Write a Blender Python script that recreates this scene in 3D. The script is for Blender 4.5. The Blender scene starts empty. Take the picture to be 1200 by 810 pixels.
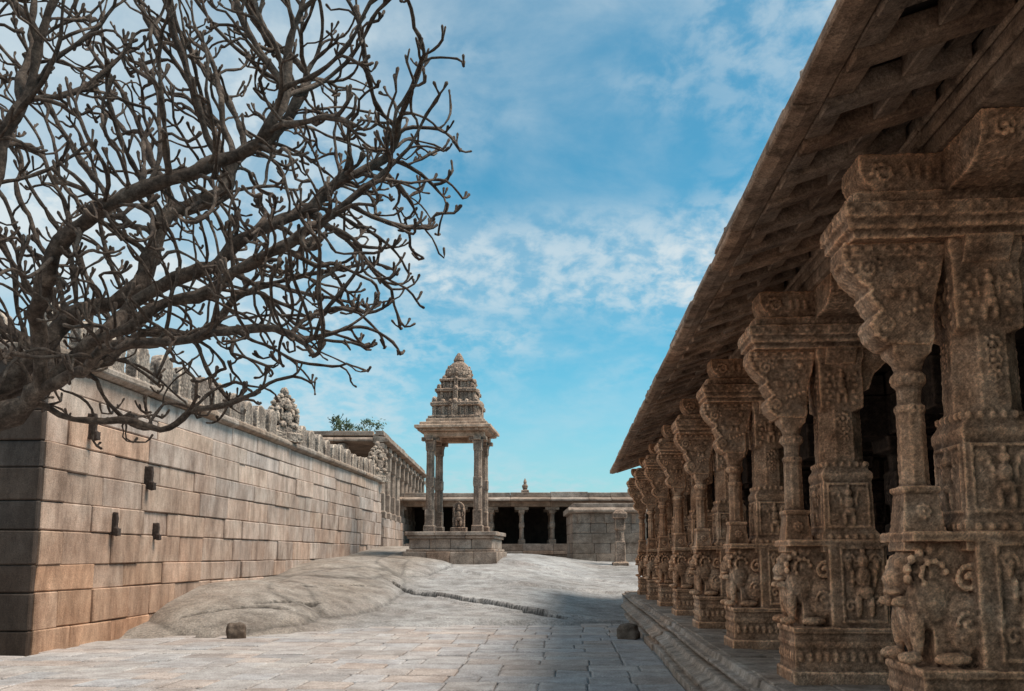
import bpy, bmesh, math, random
import numpy as np
from mathutils import Vector, Matrix, noise
random.seed(7); np.random.seed(7)
S=bpy.context.scene
COL=S.collection
SK=0.065   # heading of the hall and the wall relative to +Y

# ------------------------------------------------------------------ materials
def nn(nt,t,**kw):
    n=nt.nodes.new(t)
    for k,v in kw.items(): setattr(n,k,v)
    return n
def ramp(nt,fac,stops):
    r=nn(nt,'ShaderNodeValToRGB')
    e=r.color_ramp.elements
    while len(e)<len(stops): e.new(0.5)
    for i,(p,c) in enumerate(stops):
        e[i].position=p; e[i].color=(c[0],c[1],c[2],1)
    nt.links.new(fac,r.inputs[0]); return r.outputs[0]
def stone(name,ca,cb,cc,dark=0.55,scale=1.0,bump=0.5,rough=0.9,tone=True,grain=60,streak=False,bdist=0.02,stain=0.62,point=False,island=False,low=None,gl=0.5):
    m=bpy.data.materials.new(name); m.use_nodes=True
    nt=m.node_tree; L=nt.links; b=nt.nodes['Principled BSDF']
    b.inputs['Roughness'].default_value=rough
    b.inputs['Specular IOR Level'].default_value=0.25
    geo=nn(nt,'ShaderNodeNewGeometry'); P=geo.outputs['Position']
    def mul(a,bb,f=1.0):
        mx=nn(nt,'ShaderNodeMixRGB',blend_type='MULTIPLY'); mx.inputs[0].default_value=f
        L.new(a,mx.inputs[1]); L.new(bb,mx.inputs[2]); return mx.outputs[0]
    n1=nn(nt,'ShaderNodeTexNoise'); n1.inputs['Scale'].default_value=1.1*scale; n1.inputs['Detail'].default_value=8; n1.inputs['Roughness'].default_value=0.65
    L.new(P,n1.inputs['Vector'])
    out=ramp(nt,n1.outputs[0],[(0.3,ca),(0.5,cb),(0.72,cc)])
    n2=nn(nt,'ShaderNodeTexNoise'); n2.inputs['Scale'].default_value=3.2*scale; n2.inputs['Detail'].default_value=10; n2.inputs['Roughness'].default_value=0.75
    mp=nn(nt,'ShaderNodeMapping'); mp.inputs['Scale'].default_value=(1,1,0.3 if streak else 1)
    L.new(P,mp.inputs[0]); L.new(mp.outputs[0],n2.inputs['Vector'])
    out=mul(out,ramp(nt,n2.outputs[0],[(0.36,(dark,dark*0.97,dark*0.95)),(stain,(1,1,1))]))
    n3=nn(nt,'ShaderNodeTexNoise'); n3.inputs['Scale'].default_value=grain; n3.inputs['Detail'].default_value=4; n3.inputs['Roughness'].default_value=0.8
    L.new(P,n3.inputs['Vector'])
    out=mul(out,ramp(nt,n3.outputs[0],[(0.32,(gl,gl,gl)),(0.66,(1.38,1.35,1.3))]),0.9)
    if tone:
        a=nn(nt,'ShaderNodeAttribute',attribute_name='tone'); out=mul(out,a.outputs['Color'])
    if island:
        out=mul(out,ramp(nt,geo.outputs['Random Per Island'],[(0,(1.08,0.96,0.87)),(0.35,(1.0,0.97,0.94)),(0.7,(0.98,1.0,1.02)),(1,(1.08,1.04,0.99))]))
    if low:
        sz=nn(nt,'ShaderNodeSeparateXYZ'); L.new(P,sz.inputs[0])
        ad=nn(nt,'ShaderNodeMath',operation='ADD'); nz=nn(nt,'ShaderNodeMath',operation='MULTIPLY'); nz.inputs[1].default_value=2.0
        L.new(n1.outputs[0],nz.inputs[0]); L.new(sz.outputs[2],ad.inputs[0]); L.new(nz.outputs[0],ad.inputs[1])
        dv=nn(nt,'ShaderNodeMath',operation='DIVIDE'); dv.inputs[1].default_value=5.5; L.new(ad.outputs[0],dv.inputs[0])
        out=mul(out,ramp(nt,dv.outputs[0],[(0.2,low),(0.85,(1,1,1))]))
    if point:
        out=mul(out,ramp(nt,geo.outputs['Pointiness'],[(0.43,(0.13,0.11,0.10)),(0.5,(0.82,0.82,0.82)),(0.555,(1.95,1.85,1.72))]))  # paints crevice shade and edge highlights into the base colour
    L.new(out,b.inputs['Base Color'])
    n4=nn(nt,'ShaderNodeTexNoise'); n4.inputs['Scale'].default_value=14; n4.inputs['Detail'].default_value=9; n4.inputs['Roughness'].default_value=0.75
    L.new(P,n4.inputs['Vector'])
    ad=nn(nt,'ShaderNodeMath',operation='ADD'); L.new(n4.outputs[0],ad.inputs[0]); 
    ml=nn(nt,'ShaderNodeMath',operation='MULTIPLY'); ml.inputs[1].default_value=0.35
    L.new(n3.outputs[0],ml.inputs[0]); L.new(ml.outputs[0],ad.inputs[1])
    bp=nn(nt,'ShaderNodeBump'); bp.inputs['Strength'].default_value=bump; bp.inputs['Distance'].default_value=bdist
    L.new(ad.outputs[0],bp.inputs['Height']); L.new(bp.outputs[0],b.inputs['Normal'])
    return m

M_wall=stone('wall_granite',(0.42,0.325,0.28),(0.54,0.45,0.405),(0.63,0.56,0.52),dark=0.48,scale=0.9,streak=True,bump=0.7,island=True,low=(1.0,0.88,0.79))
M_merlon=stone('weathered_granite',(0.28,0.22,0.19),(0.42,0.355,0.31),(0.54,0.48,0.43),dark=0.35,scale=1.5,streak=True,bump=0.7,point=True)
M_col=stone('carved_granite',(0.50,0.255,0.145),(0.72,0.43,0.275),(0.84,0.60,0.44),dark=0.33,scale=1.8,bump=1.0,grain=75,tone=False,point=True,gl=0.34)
M_inner=stone('shaded_granite',(0.05,0.038,0.032),(0.09,0.067,0.056),(0.13,0.10,0.085),dark=0.4,scale=1.8,bump=0.9,grain=75,tone=False,point=True)  # darkened copy of the pillar stone, interior shade put into its colour
M_eave=stone('eave_granite',(0.38,0.235,0.16),(0.56,0.385,0.28),(0.68,0.51,0.40),dark=0.28,scale=1.6,bump=1.0,island=True,gl=0.38)
M_ceil=stone('ceiling_granite',(0.08,0.056,0.045),(0.12,0.088,0.072),(0.16,0.125,0.105),dark=0.4,scale=1.4,bump=0.9,island=True)  # ceiling, beam and inner-floor stone darkened to paint in the hall's shade
M_plinth=stone('plinth_granite',(0.35,0.265,0.21),(0.47,0.38,0.32),(0.58,0.505,0.45),dark=0.4,scale=1.3,bump=0.9,island=True)
M_rock=stone('rock_granite',(0.37,0.335,0.32),(0.44,0.425,0.42),(0.51,0.505,0.51),dark=0.5,scale=0.6,bump=1.0,grain=22,tone=True,bdist=0.05,point=False)
M_pave=stone('paving_granite',(0.37,0.335,0.325),(0.44,0.415,0.415),(0.51,0.49,0.49),dark=0.62,scale=0.9,bump=0.7,grain=40,island=True)
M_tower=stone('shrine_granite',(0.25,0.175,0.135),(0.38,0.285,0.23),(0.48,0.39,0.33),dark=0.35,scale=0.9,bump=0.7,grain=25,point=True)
M_back=stone('mandapa_granite',(0.30,0.22,0.175),(0.42,0.33,0.275),(0.52,0.44,0.38),dark=0.4,scale=0.7,bump=0.7,grain=25,island=True)
M_bark=stone('bark',(0.07,0.05,0.04),(0.15,0.11,0.088),(0.31,0.245,0.20),dark=0.35,scale=5,bump=1.0,grain=40,tone=False)
M_dark=stone('dark_shade_granite',(0.05,0.037,0.032),(0.075,0.055,0.047),(0.10,0.075,0.062),dark=0.5,bump=0.5,tone=False)  # hall-depth and eave-socket shade painted into the colour; wall brackets share it
def leafmat():
    m=bpy.data.materials.new('foliage'); m.use_nodes=True
    nt=m.node_tree; b=nt.nodes['Principled BSDF']; b.inputs['Roughness'].default_value=0.7
    g=nn(nt,'ShaderNodeNewGeometry')
    c=ramp(nt,g.outputs['Random Per Island'],[(0,(0.02,0.04,0.015)),(1,(0.07,0.10,0.04))])
    nt.links.new(c,b.inputs['Base Color']); return m
M_leaf=leafmat()

# ------------------------------------------------------------------ helpers
def link(o): COL.objects.link(o); return o
def thing(name,label,cat,loc=(0,0,0),rz=0.0,**kw):
    e=bpy.data.objects.new(name,None); e.empty_display_size=0.3
    e.location=loc; e.rotation_euler=(0,0,rz); link(e)
    e["label"]=label; e["category"]=cat
    for k,v in kw.items(): e[k]=v
    return e
class MB:
    def __init__(s): s.v=[]; s.f=[]; s.t=[]
    def box(s,x0,x1,y0,y1,z0,z1,tone=None,jit=0.0,taper=0.0):
        if tone is None: tone=random.uniform(0.82,1.12)
        i=len(s.v)
        for z in (z0,z1):
            k=taper if z==z1 else 0
            for x,y in ((x0+k,y0+k),(x1-k,y0+k),(x1-k,y1-k),(x0+k,y1-k)):
                s.v.append((x+random.uniform(-jit,jit),y+random.uniform(-jit,jit),z+random.uniform(-jit,jit)))
        for q in ((0,3,2,1),(4,5,6,7),(0,1,5,4),(1,2,6,5),(2,3,7,6),(3,0,4,7)):
            s.f.append(tuple(i+a for a in q)); s.t.append(tone)
    def loft(s,cx,cy,prof,n=16,tone=1.0,rot=0.0):
        i=len(s.v)
        for (z,h,sh) in prof:
            for k in range(n):
                a=2*math.pi*k/n; c,si=math.cos(a),math.sin(a)
                if sh=='s': r=h/max(abs(c),abs(si))
                elif sh=='o': r=h/max(abs(math.cos(a-j*math.pi/4)) for j in range(8))
                else: r=h
                s.v.append((cx+r*math.cos(a+rot),cy+r*math.sin(a+rot),z))
        m=len(prof)
        for j in range(m-1):
            for k in range(n):
                k2=(k+1)%n
                s.f.append((i+j*n+k,i+j*n+k2,i+(j+1)*n+k2,i+(j+1)*n+k)); s.t.append(tone)
        s.f.append(tuple(i+k for k in reversed(range(n)))); s.t.append(tone)
        s.f.append(tuple(i+(m-1)*n+k for k in range(n))); s.t.append(tone)
    def prism(s,poly,a0,a1,axis='y',tone=1.0,jit=0.0):
        i=len(s.v); n=len(poly)
        for a in (a0,a1):
            for p,z in poly:
                p2=p+random.uniform(-jit,jit); z2=z+random.uniform(-jit,jit)
                s.v.append((p2,a,z2) if axis=='y' else (a,p2,z2))
        for k in range(n):
            k2=(k+1)%n; s.f.append((i+k,i+k2,i+n+k2,i+n+k)); s.t.append(tone)
        s.f.append(tuple(i+k for k in reversed(range(n)))); s.t.append(tone)
        s.f.append(tuple(i+n+k for k in range(n))); s.t.append(tone)
    def ball(s,c,r,tone=1.0,sub=2,rot=None):
        bm=bmesh.new(); bmesh.ops.create_icosphere(bm,subdivisions=sub,radius=1.0)
        i=len(s.v); rr=(r,r,r) if isinstance(r,(int,float)) else r
        for v in bm.verts:
            p=Vector((v.co.x*rr[0],v.co.y*rr[1],v.co.z*rr[2]))
            if rot is not None: p=rot@p
            s.v.append((c[0]+p.x,c[1]+p.y,c[2]+p.z))
        for f in bm.faces: s.f.append(tuple(i+v.index for v in f.verts)); s.t.append(tone)
        bm.free()
    def mesh(s,name):
        me=bpy.data.meshes.new(name); me.from_pydata(s.v,[],s.f); me.update()
        bm=bmesh.new(); bm.from_mesh(me); bmesh.ops.recalc_face_normals(bm,faces=bm.faces); bm.to_mesh(me); bm.free()
        at=me.attributes.new('tone','FLOAT_COLOR','FACE')
        fl=[]
        for t in s.t[:len(at.data)]:
            if isinstance(t,tuple): fl+=[t[0],t[1],t[2],1]
            else: fl+=[t,t,t,1]
        at.data.foreach_set('color',fl)
        return me
def put(name,me,mat,parent=None,loc=(0,0,0),bevel=0,smooth=False,label=None,rz=0):
    o=bpy.data.objects.new(name,me)
    if mat and not me.materials: me.materials.append(mat)
    o.location=loc; o.rotation_euler=(0,0,rz)
    if parent: o.parent=parent
    link(o)
    if bevel:
        b=o.modifiers.new('b','BEVEL'); b.width=bevel; b.segments=1; b.limit_method='ANGLE'; b.angle_limit=math.radians(40)
    if smooth:
        me.polygons.foreach_set('use_smooth',[True]*len(me.polygons))
    if label: o["label"]=label
    return o
def sculpt(mb,name,voxel,disp=0.006,fscale=6,seed=0.0,tone=False):
    """fuse the volumes into one weathered, carved-looking stone surface"""
    me=mb.mesh('tmp'); o=bpy.data.objects.new('tmp',me); link(o)
    r=o.modifiers.new('r','REMESH'); r.mode='VOXEL'; r.voxel_size=voxel
    dg=bpy.context.evaluated_depsgraph_get(); dg.update()
    out=bpy.data.meshes.new_from_object(o.evaluated_get(dg)); out.name=name
    bpy.data.objects.remove(o); bpy.data.meshes.remove(me)
    n=len(out.vertices); nor=[v.normal.copy() for v in out.vertices]
    for i,v in enumerate(out.vertices):
        p=v.co+Vector((seed,seed*1.7,0))
        d=noise.noise(p*fscale)*disp*1.0+noise.noise(p*fscale*4)*disp*0.9+noise.noise(p*fscale*9)*disp*0.7
        v.co+=nor[i]*d
    out.update()
    for a in list(out.attributes):
        if a.name=='tone': out.attributes.remove(a)
    if tone:
        at=out.attributes.new('tone','FLOAT','FACE'); at.data.foreach_set('value',[1.0]*len(out.polygons))
    return out
def L2W(s,t):
    return (s*math.cos(SK)+t*math.sin(SK), -s*math.sin(SK)+t*math.cos(SK))
def sm(a,b,x):
    t=min(1,max(0,(x-a)/(b-a))); return t*t*(3-2*t)
def itp(x,xs,ys): return float(np.interp(x,xs,ys))

# ------------------------------------------------------------------ ground
def edge_t(s): return itp(s,[-8.9,-6.3,-5.6,-4.4,-2,1.3],[17.1,17.4,18.5,19.8,20.6,21.3])
# long low exfoliation sheets lying against the wall: centre, half sizes, height
BOULD=((-7.7,20.0,1.9,2.9,0.26),(-6.2,24.2,1.5,4.4,0.24),(-7.6,29.0,1.9,4.6,0.2),(-5.9,33.5,1.3,4.2,0.17))
def bould(s,t):
    b=0; edge=9; nb=0
    for (cs,ct,rs,rt,hh) in BOULD:
        q=math.hypot((s-cs)/rs,(t-ct)/rt)+0.30*noise.noise(Vector((s*0.5,t*0.35,cs)))+0.05*noise.noise(Vector((s*2.2,t*1.8,cs)))
        if q<1:
            v=hh*(1-max(0,q)**8)*(1-0.35*max(0,q)**2)
            if v>b: b=v
        if abs(q-1)<edge: edge=abs(q-1)
    return b,edge
CR=((-7.9,18.0,-6.2,19.4),(-6.9,19.2,-5.4,21.6),(-8.3,21.8,-6.0,22.6),(-6.6,22.6,-4.9,25.6))
def cracks(s,t):
    m=9
    for (a,b,c,d) in CR:
        dx,dy=c-a,d-b; L2=dx*dx+dy*dy; u=max(0,min(1,((s-a)*dx+(t-b)*dy)/L2))
        w=0.16*noise.noise(Vector((s*1.7,t*1.7,a)))
        dd=abs(math.hypot(s-a-u*dx,t-b-u*dy)+w)+0.10*abs(u-0.5)*0.6
        m=min(m,dd)
    return m
def fissure(s,t):
    f=((t-26.2)+0.95*(s+5.0)+0.5*noise.noise(Vector((s*0.9,0,4)))+0.12*noise.noise(Vector((s*5,0,4))))/1.38
    wd=0.13*sm(-6.0,-4.6,s)*sm(0.3,-1.4,s)*(0.5+0.9*abs(noise.noise(Vector((s*2,0,8)))))
    return f,wd
def height(x,y):
    s=x*math.cos(SK)-y*math.sin(SK); t=x*math.sin(SK)+y*math.cos(SK)
    e=edge_t(s)
    d=t-e+0.35*noise.noise(Vector((s*0.9,t*0.3,3)))
    if d<-0.6 or t<5: return -0.035
    hl=itp(t,[17,20.8,41,60],[0,0.62,1.95,2.0])
    hc=itp(t,[20.0,28,36,41,60],[0,0.60,1.45,1.6,1.55])
    hr=itp(t,[22.5,32,40,60],[0,0.54,1.2,1.35])
    wl=sm(-4.2,-8,s); wr=sm(-2.2,1.5,s)
    h=hl*wl+(1-wl)*(hc*(1-wr)+hr*wr)
    if s<-3: h+=bould(s,t)[0]
    if t<60:
        lk=sm(-6.2,-4.2,s)
        wv=2.6*noise.noise(Vector((s*0.28,t*0.18,9)))+0.5*noise.noise(Vector((s*1.3,t*0.9,2)))+0.12*noise.noise(Vector((s*5,t*4,2)))
        c=t+0.5*s+wv
        for (c0,a) in ((19.6,0.04),(22.0,0.06),(28.6,0.08),(33,0.07)):
            g=c-c0
            if g>0: h+=lk*a*math.exp(-g/2.2)*min(1,g/0.07)
        f,wd=fissure(s,t)
        if wd>0.01 and abs(f)<wd: h-=0.26*(1-abs(f)/wd)**0.5
        if f>0: h+=0.09*math.exp(-f/1.6)*sm(-6.0,-4,s)*sm(1.0,-1.0,s)
        if -9<s<-4 and 16<t<27:
            cc=cracks(s,t)
            if cc<0.09: h-=0.16*(1-cc/0.09)
        v=Vector((s,t,0))
        h+=0.06*noise.noise(v*0.4)+0.016*noise.noise(v*1.3)+0.010*noise.noise(v*4)+0.006*noise.noise(v*9)
    m=sm(-0.1,0.16+0.25*sm(-4,-6,s),d)
    return -0.035+(h+0.05)*m
def axis(dense0,dense1,step,outs):
    a=list(np.arange(dense0,dense1,step)); 
    return sorted([o for o in outs if o<dense0 or o>dense1]+a)
xs=axis(-9.5,6.5,0.065,[-900,-400,-200,-100,-60,-40,-25,-18,-14,-12,-10.5,7.5,8.5,10,13,18,25,40,60,100,200,400,900])
ys=list(np.arange(15.5,28,0.05))+list(np.arange(28,50,0.13))+[51,53,56,60,70,80,100,150,250,500,1200]
ys=[-600,-200,-60,-20,-5,3,8,12,14,15]+ys
V=[];F=[]
for y in ys:
    for x in xs: V.append((x,y,height(x,y) if y<100 and abs(x)<60 else (1.5 if y>50 else -0.035 if y<20 else 1.0)))
W=len(xs)
for j in range(len(ys)-1):
    for i in range(W-1):
        a=j*W+i; F.append((a,a+1,a+1+W,a+W))
me=bpy.data.meshes.new('ground'); me.from_pydata(V,[],F); me.update()
at=me.attributes.new('tone','FLOAT_COLOR','POINT'); 
tn=[]
for p in V:
    s=p[0]*math.cos(SK)-p[1]*math.sin(SK); t=p[0]*math.sin(SK)+p[1]*math.cos(SK)
    k=1.0+0.26*noise.noise(Vector((p[0]*0.35,p[1]*0.2,1)))+0.12*noise.noise(Vector((p[0]*1.5,p[1]*0.8,1)))
    tan=sm(-4.3,-6.0,s)*0.8+0.4*max(0,noise.noise(Vector((s*0.3,t*0.22,7))))
    if -10<s<-3 and 16<t<40:
        b,e=bould(s,t)
        if e<0.02: k*=0.6
        elif e<0.06: k*=0.87
        if t<27 and cracks(s,t)<0.08: k*=0.35
    if 15<t<35:
        f,wd=fissure(s,t)
        if wd>0.01 and abs(f)<wd*1.2: k*=0.3
    tan=min(1,max(0,tan))
    k*=1-0.12*tan
    tn+=[k*(1+0.04*tan),k*(1-0.09*tan),k*(1-0.22*tan),1]
at.data.foreach_set('color',tn)
g=put('ground',me,M_rock,smooth=True); g["kind"]="structure"; g["label"]="bare granite outcrop rising from the courtyard"

# paving: straight rows and files
mb=MB()
SE=1.38
files=[SE]
while files[-1]>-12.5: files.append(files[-1]-random.uniform(0.5,0.78))
files=files[::-1]
t=1.0
while t<22.2:
    dt=random.uniform(0.52,0.68) if t>6 else 0.6
    fi=0; cuts=[files[0]]
    while fi<len(files)-1:
        fi+=1
        if fi<len(files)-1 and random.random()<0.15: continue
        c_=files[fi]+(random.uniform(-0.05,0.05) if fi<len(files)-1 else 0)
        if random.random()<0.12 and fi<len(files)-1: c_+=random.choice((-0.2,0.2))
        cuts.append(c_)
    for s,s1 in zip(cuts[:-1],cuts[1:]):
        cs,ct=(s+s1)/2,t+dt/2
        ok = ct<edge_t(cs)+0.25*noise.noise(Vector((cs*2,ct*2,0)))-0.15
        if cs<-8.6 and ct>13.8: ok=False
        if s1-s<0.15: ok=False
        if ok:
            g_=0.010; x0,x1,y0,y1=s+g_,s1-g_,t+g_,t+dt-g_
            zt=random.uniform(-0.008,0.006)
            i=len(mb.v); tone=random.choice([random.uniform(0.84,1.12),random.uniform(0.93,1.05)])
            bz=0.014; tx=random.uniform(-.006,.006); ty=random.uniform(-.006,.006)
            for (ins,z) in ((0,-0.06),(0,zt-bz),(bz*1.4,zt)):
                for qi,(a,b) in enumerate(((x0+ins,y0+ins),(x1-ins,y0+ins),(x1-ins,y1-ins),(x0+ins,y1-ins))):
                    X,Y=L2W(a+0.01*noise.noise(Vector((a*9,b*9,0))),b+0.008*noise.noise(Vector((a*9,b*9,5)))); mb.v.append((X,Y,z+(tx*(1 if qi in(1,2) else -1)+ty*(1 if qi>1 else -1) if z>-0.05 else 0)))
            for l in (0,4):
                for k in range(4):
                    k2=(k+1)%4; mb.f.append((i+l+k,i+l+k2,i+l+4+k2,i+l+4+k)); mb.t.append(tone)
            mb.f.append((i+8,i+9,i+10,i+11)); mb.t.append(tone)
    t+=dt
o=put('pavement',mb.mesh('pavement'),M_pave); o["kind"]="structure"; o["label"]="worn granite paving slabs of the temple courtyard"

# ------------------------------------------------------------------ enclosure wall
WS=-8.83; WT0=14.1; WT1=41.0; WZ=4.92
wall=thing('stone_wall','long granite block enclosure wall with rounded merlons','stone wall',rz=-SK)
mb=MB()
zc=-0.1; courses=[]
hs=[0.46,0.62,0.46,0.58,0.50,0.56,0.46,0.52,0.42,0.48]
for h in hs: courses.append((zc,zc+h)); zc+=h
k=(WZ+0.1)/(zc+0.1); courses=[(-0.1+(a+0.1)*k,-0.1+(b+0.1)*k) for a,b in courses]
for ci,(a,b) in enumerate(courses):
    upper= ci>=7
    t=WT0+0.13; first=True
    while t<WT1:
        w=random.uniform(1.6,3.0) if upper else random.uniform(0.9,2.0)
        if first and ci%2: w=0.65
        t1=min(t+w,WT1)
        if WT1-t1<0.3: t1=WT1
        pr=random.uniform(-0.025,0.04)
        k=random.uniform(0.96,1.16) if upper else random.uniform(0.82,1.08)
        warm=0.62*sm(24,15,t+random.uniform(-2,2))*(1-ci/10.5)+random.choice((0,0,0,0.18))
        tone=(k*(1+0.05*warm),k*(1-0.20*warm),k*(1-0.42*warm))
        gp=0.008
        z0,z1=a+gp*0.7+random.uniform(-.006,.006),b-gp*0.7
        mb.box(WS-0.35,WS+pr,t+(gp if not first else 0.001),t1-gp,z0,z1,tone,jit=0.011)
        first=False; t=t1
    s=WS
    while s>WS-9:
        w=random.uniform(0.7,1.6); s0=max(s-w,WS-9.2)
        mb.box(s0+0.009,s-(0.009 if s<WS else 0.0),WT0+random.uniform(-0.012,0.012),WT0+0.12,a+0.006,b-0.006,random.uniform(0.13,0.22),jit=0.006)  # return-face blocks toned down, the shade of this side painted in
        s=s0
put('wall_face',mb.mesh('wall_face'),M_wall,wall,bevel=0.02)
mb=MB()
mb.box(WS-1.3,WS-0.05,WT0+0.14,WT1-0.02,-0.2,WZ-0.02,0.3)
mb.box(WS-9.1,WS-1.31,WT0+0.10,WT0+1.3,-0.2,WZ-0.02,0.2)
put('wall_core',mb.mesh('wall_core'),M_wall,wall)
mb=MB()
t=WT0-0.14
while t<WT1:
    w=random.uniform(1.2,2.2); t1=min(t+w,WT1)
    p=random.uniform(-0.015,0.015); q=random.uniform(-.012,.012)
    mb.prism([(WS-1.35,WZ),(WS+0.05+p,WZ),(WS+0.17+p,WZ+0.06+q),(WS+0.17+p,WZ+0.17+q),(WS+0.04,WZ+0.24+q),(WS-1.35,WZ+0.24+q)],t+0.006,t1-0.006,'y',random.uniform(0.75,1.1),jit=0.008)
    t=t1
s=WS-1.36
while s>WS-9:
    w=random.uniform(1.2,2.0)
    mb.prism([(WT0+1.35,WZ),(WT0-0.05,WZ),(WT0-0.15,WZ+0.06),(WT0-0.15,WZ+0.17),(WT0-0.04,WZ+0.24),(WT0+1.35,WZ+0.24)],s-w,s-0.01,'x',random.uniform(0.7,1.0))
    s-=w
put('coping',mb.mesh('coping'),M_plinth,wall,bevel=0.02)
def merlon_mesh(seed):
    mb=MB(); n=9; poly=[(-0.30,0)]
    for k in range(n+1):
        a=math.pi-math.pi*k/n
        poly.append((0.30*math.cos(a),0.42+0.28*math.sin(a)**0.8*1.05))
    poly.append((0.30,0))
    mb.prism([(p,z) for p,z in poly],-0.20,0.06,'x',1.0)
    mb.box(-0.22,0.08,-0.32,0.32,-0.03,0.07,1.0)
    return sculpt(mb,'merlon',0.022,0.016,5,seed,tone=True)
mms=[merlon_mesh(i*3.1) for i in range(4)]
t=WT0+0.4; i=0
while t<WT1-0.3:
    if not (25.9<t<27.9):
        m=put('merlon',mms[random.randrange(4)],M_merlon,wall,loc=(WS-0.12+random.uniform(-0.02,0.02),t,WZ+0.22+random.uniform(-0.03,0.02)),smooth=True)
        m.scale=(1,random.uniform(0.97,1.06),random.uniform(0.92,1.1)*itp(t,[14,25,41],[1.12,1.05,0.9]))
        m.rotation_euler=(random.uniform(-0.04,0.04),0,random.uniform(-0.06,0.06))
    i+=1; t+=1.02
for k in range(7):
    m=put('merlon',mms[k%3],M_merlon,wall,loc=(WS-1.2-k*1.0,WT0+0.2,WZ+0.22),smooth=True,rz=-math.pi/2)
mb=MB(); mb.box(-0.05,0.16,-0.06,0.06,-0.22,0.2,0.5,taper=0.015); mb.box(0.1,0.2,-0.08,0.08,-0.24,-0.1,0.5)
peg=sculpt(mb,'peg',0.02,0.012,7,2,tone=True); 
for (tt,zz,sc) in ((15.5,3.95,1.1),(17.8,3.2,1.1),(16.5,2.2,1.0),(18.3,2.1,0.8)):
    m=put('bracket',peg,M_dark,wall,loc=(WS,tt,zz),smooth=True); m.scale=(sc*.9,sc*.8,sc)

def crest(name,label,s,t,z,w,h,seed):
    e=thing(name,label,'sculpture',loc=(*L2W(s,t),z),rz=-SK)
    mb=MB()
    mb.box(-0.3,0.3,-w*0.5,w*0.5,0,h*0.16,1)
    mb.box(-0.24,0.24,-w*0.44,w*0.44,h*0.16,h*0.26,1)
    n=12; poly=[]
    for k in range(n+1):
        a=math.pi-math.pi*k/n
        poly.append((w*0.42*math.cos(a),h*0.45+h*0.36*math.sin(a)))
    mb.prism([(-w*0.42,h*0.2)]+poly+[(w*0.42,h*0.2)],-0.16,0.1,'x',1)
    for k in range(11):
        a=math.pi*k/10
        mb.ball((0.0,w*0.46*math.cos(a),h*0.45+h*0.42*math.sin(a)),(0.13,w*0.085,w*0.085),sub=1)
    mb.ball((0,0,h*0.93),(0.12,w*0.12,h*0.09))
    mb.ball((0.16,0,h*0.42),(0.13,w*0.17,h*0.16)); mb.ball((0.2,0,h*0.64),(0.1,w*0.1,h*0.075))
    mb.ball((0.2,0,h*0.73),(0.07,w*0.06,h*0.05),sub=1)
    for sg in (-1,1):
        mb.ball((0.2,sg*w*0.2,h*0.3),(0.14,w*0.14,h*0.06))
        mb.ball((0.16,sg*w*0.36,h*0.42),(0.09,w*0.08,h*0.13)); mb.ball((0.17,sg*w*0.36,h*0.59),(0.07,w*0.06,h*0.05))
        mb.ball((0.16,sg*w*0.2,h*0.5),(0.06,w*0.05,h*0.12))
    put('carved_figure',sculpt(mb,'crest',0.025,0.025,5,seed,tone=True),M_merlon,e,smooth=True,rz=-0.5)
crest('wall_sculpture','weathered seated deity sculpture crowning the stone wall',WS-0.15,26.9,WZ+0.2,1.15,1.7,1)
crest('wall_sculpture','weathered seated deity sculpture at the end of the wall',WS-0.1,40.3,WZ+0.0,1.2,1.9,5)

# ------------------------------------------------------------------ hall on the right
hall=thing('pillared_hall','long granite temple hall with carved lion pillars and deep stone eave','temple hall',rz=-SK)
PZ=0.47; HT0=-3.0; HT1=27.3
mb=MB()
prof=[(9.4,-0.2),(1.40,-0.2),(1.40,0.075),(1.50,0.08),(1.50,0.15),(1.43,0.16),(1.43,0.20),(1.55,0.235),(1.58,0.29),(1.70,0.295),(1.70,0.345),(1.62,0.35),(1.62,0.385),(1.70,0.39),(1.72,PZ-0.012),(9.4,PZ-0.012)]
t=HT0
while t<HT1+1:
    w=random.uniform(1.3,2.4); t1=min(t+w,HT1+1)
    j=random.uniform(-0.025,0.025)
    mb.prism([(p+(j if p<9 else 0),z+(0 if z<0 else random.uniform(-0.006,0.006))) for p,z in prof],t+0.006,t1-0.006,'y',random.uniform(0.75,1.15))
    t=t1
    if t1>=HT1+1: break
put('plinth',mb.mesh('plinth'),M_plinth,hall,bevel=0.008)
mb=MB(); mi=MB(); t=HT0
while t<HT1+0.9:
    dt=random.uniform(0.8,1.3); s=1.76+random.uniform(0,0.03)
    while s<9.2:
        w=random.uniform(0.7,1.6) if s>2 else random.uniform(0.4,0.5)
        z=PZ+random.uniform(-0.004,0.014)
        (mb if s<2.9 else mi).box(s+0.006,s+w-0.006,t+0.006,min(t+dt,HT1+0.9)-0.006,PZ-0.02,z,random.uniform(0.75,1.1))
        s+=w
    t+=dt
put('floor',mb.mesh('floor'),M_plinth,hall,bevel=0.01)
put('inner_floor',mi.mesh('inner_floor'),M_ceil,hall,bevel=0.01)

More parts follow.
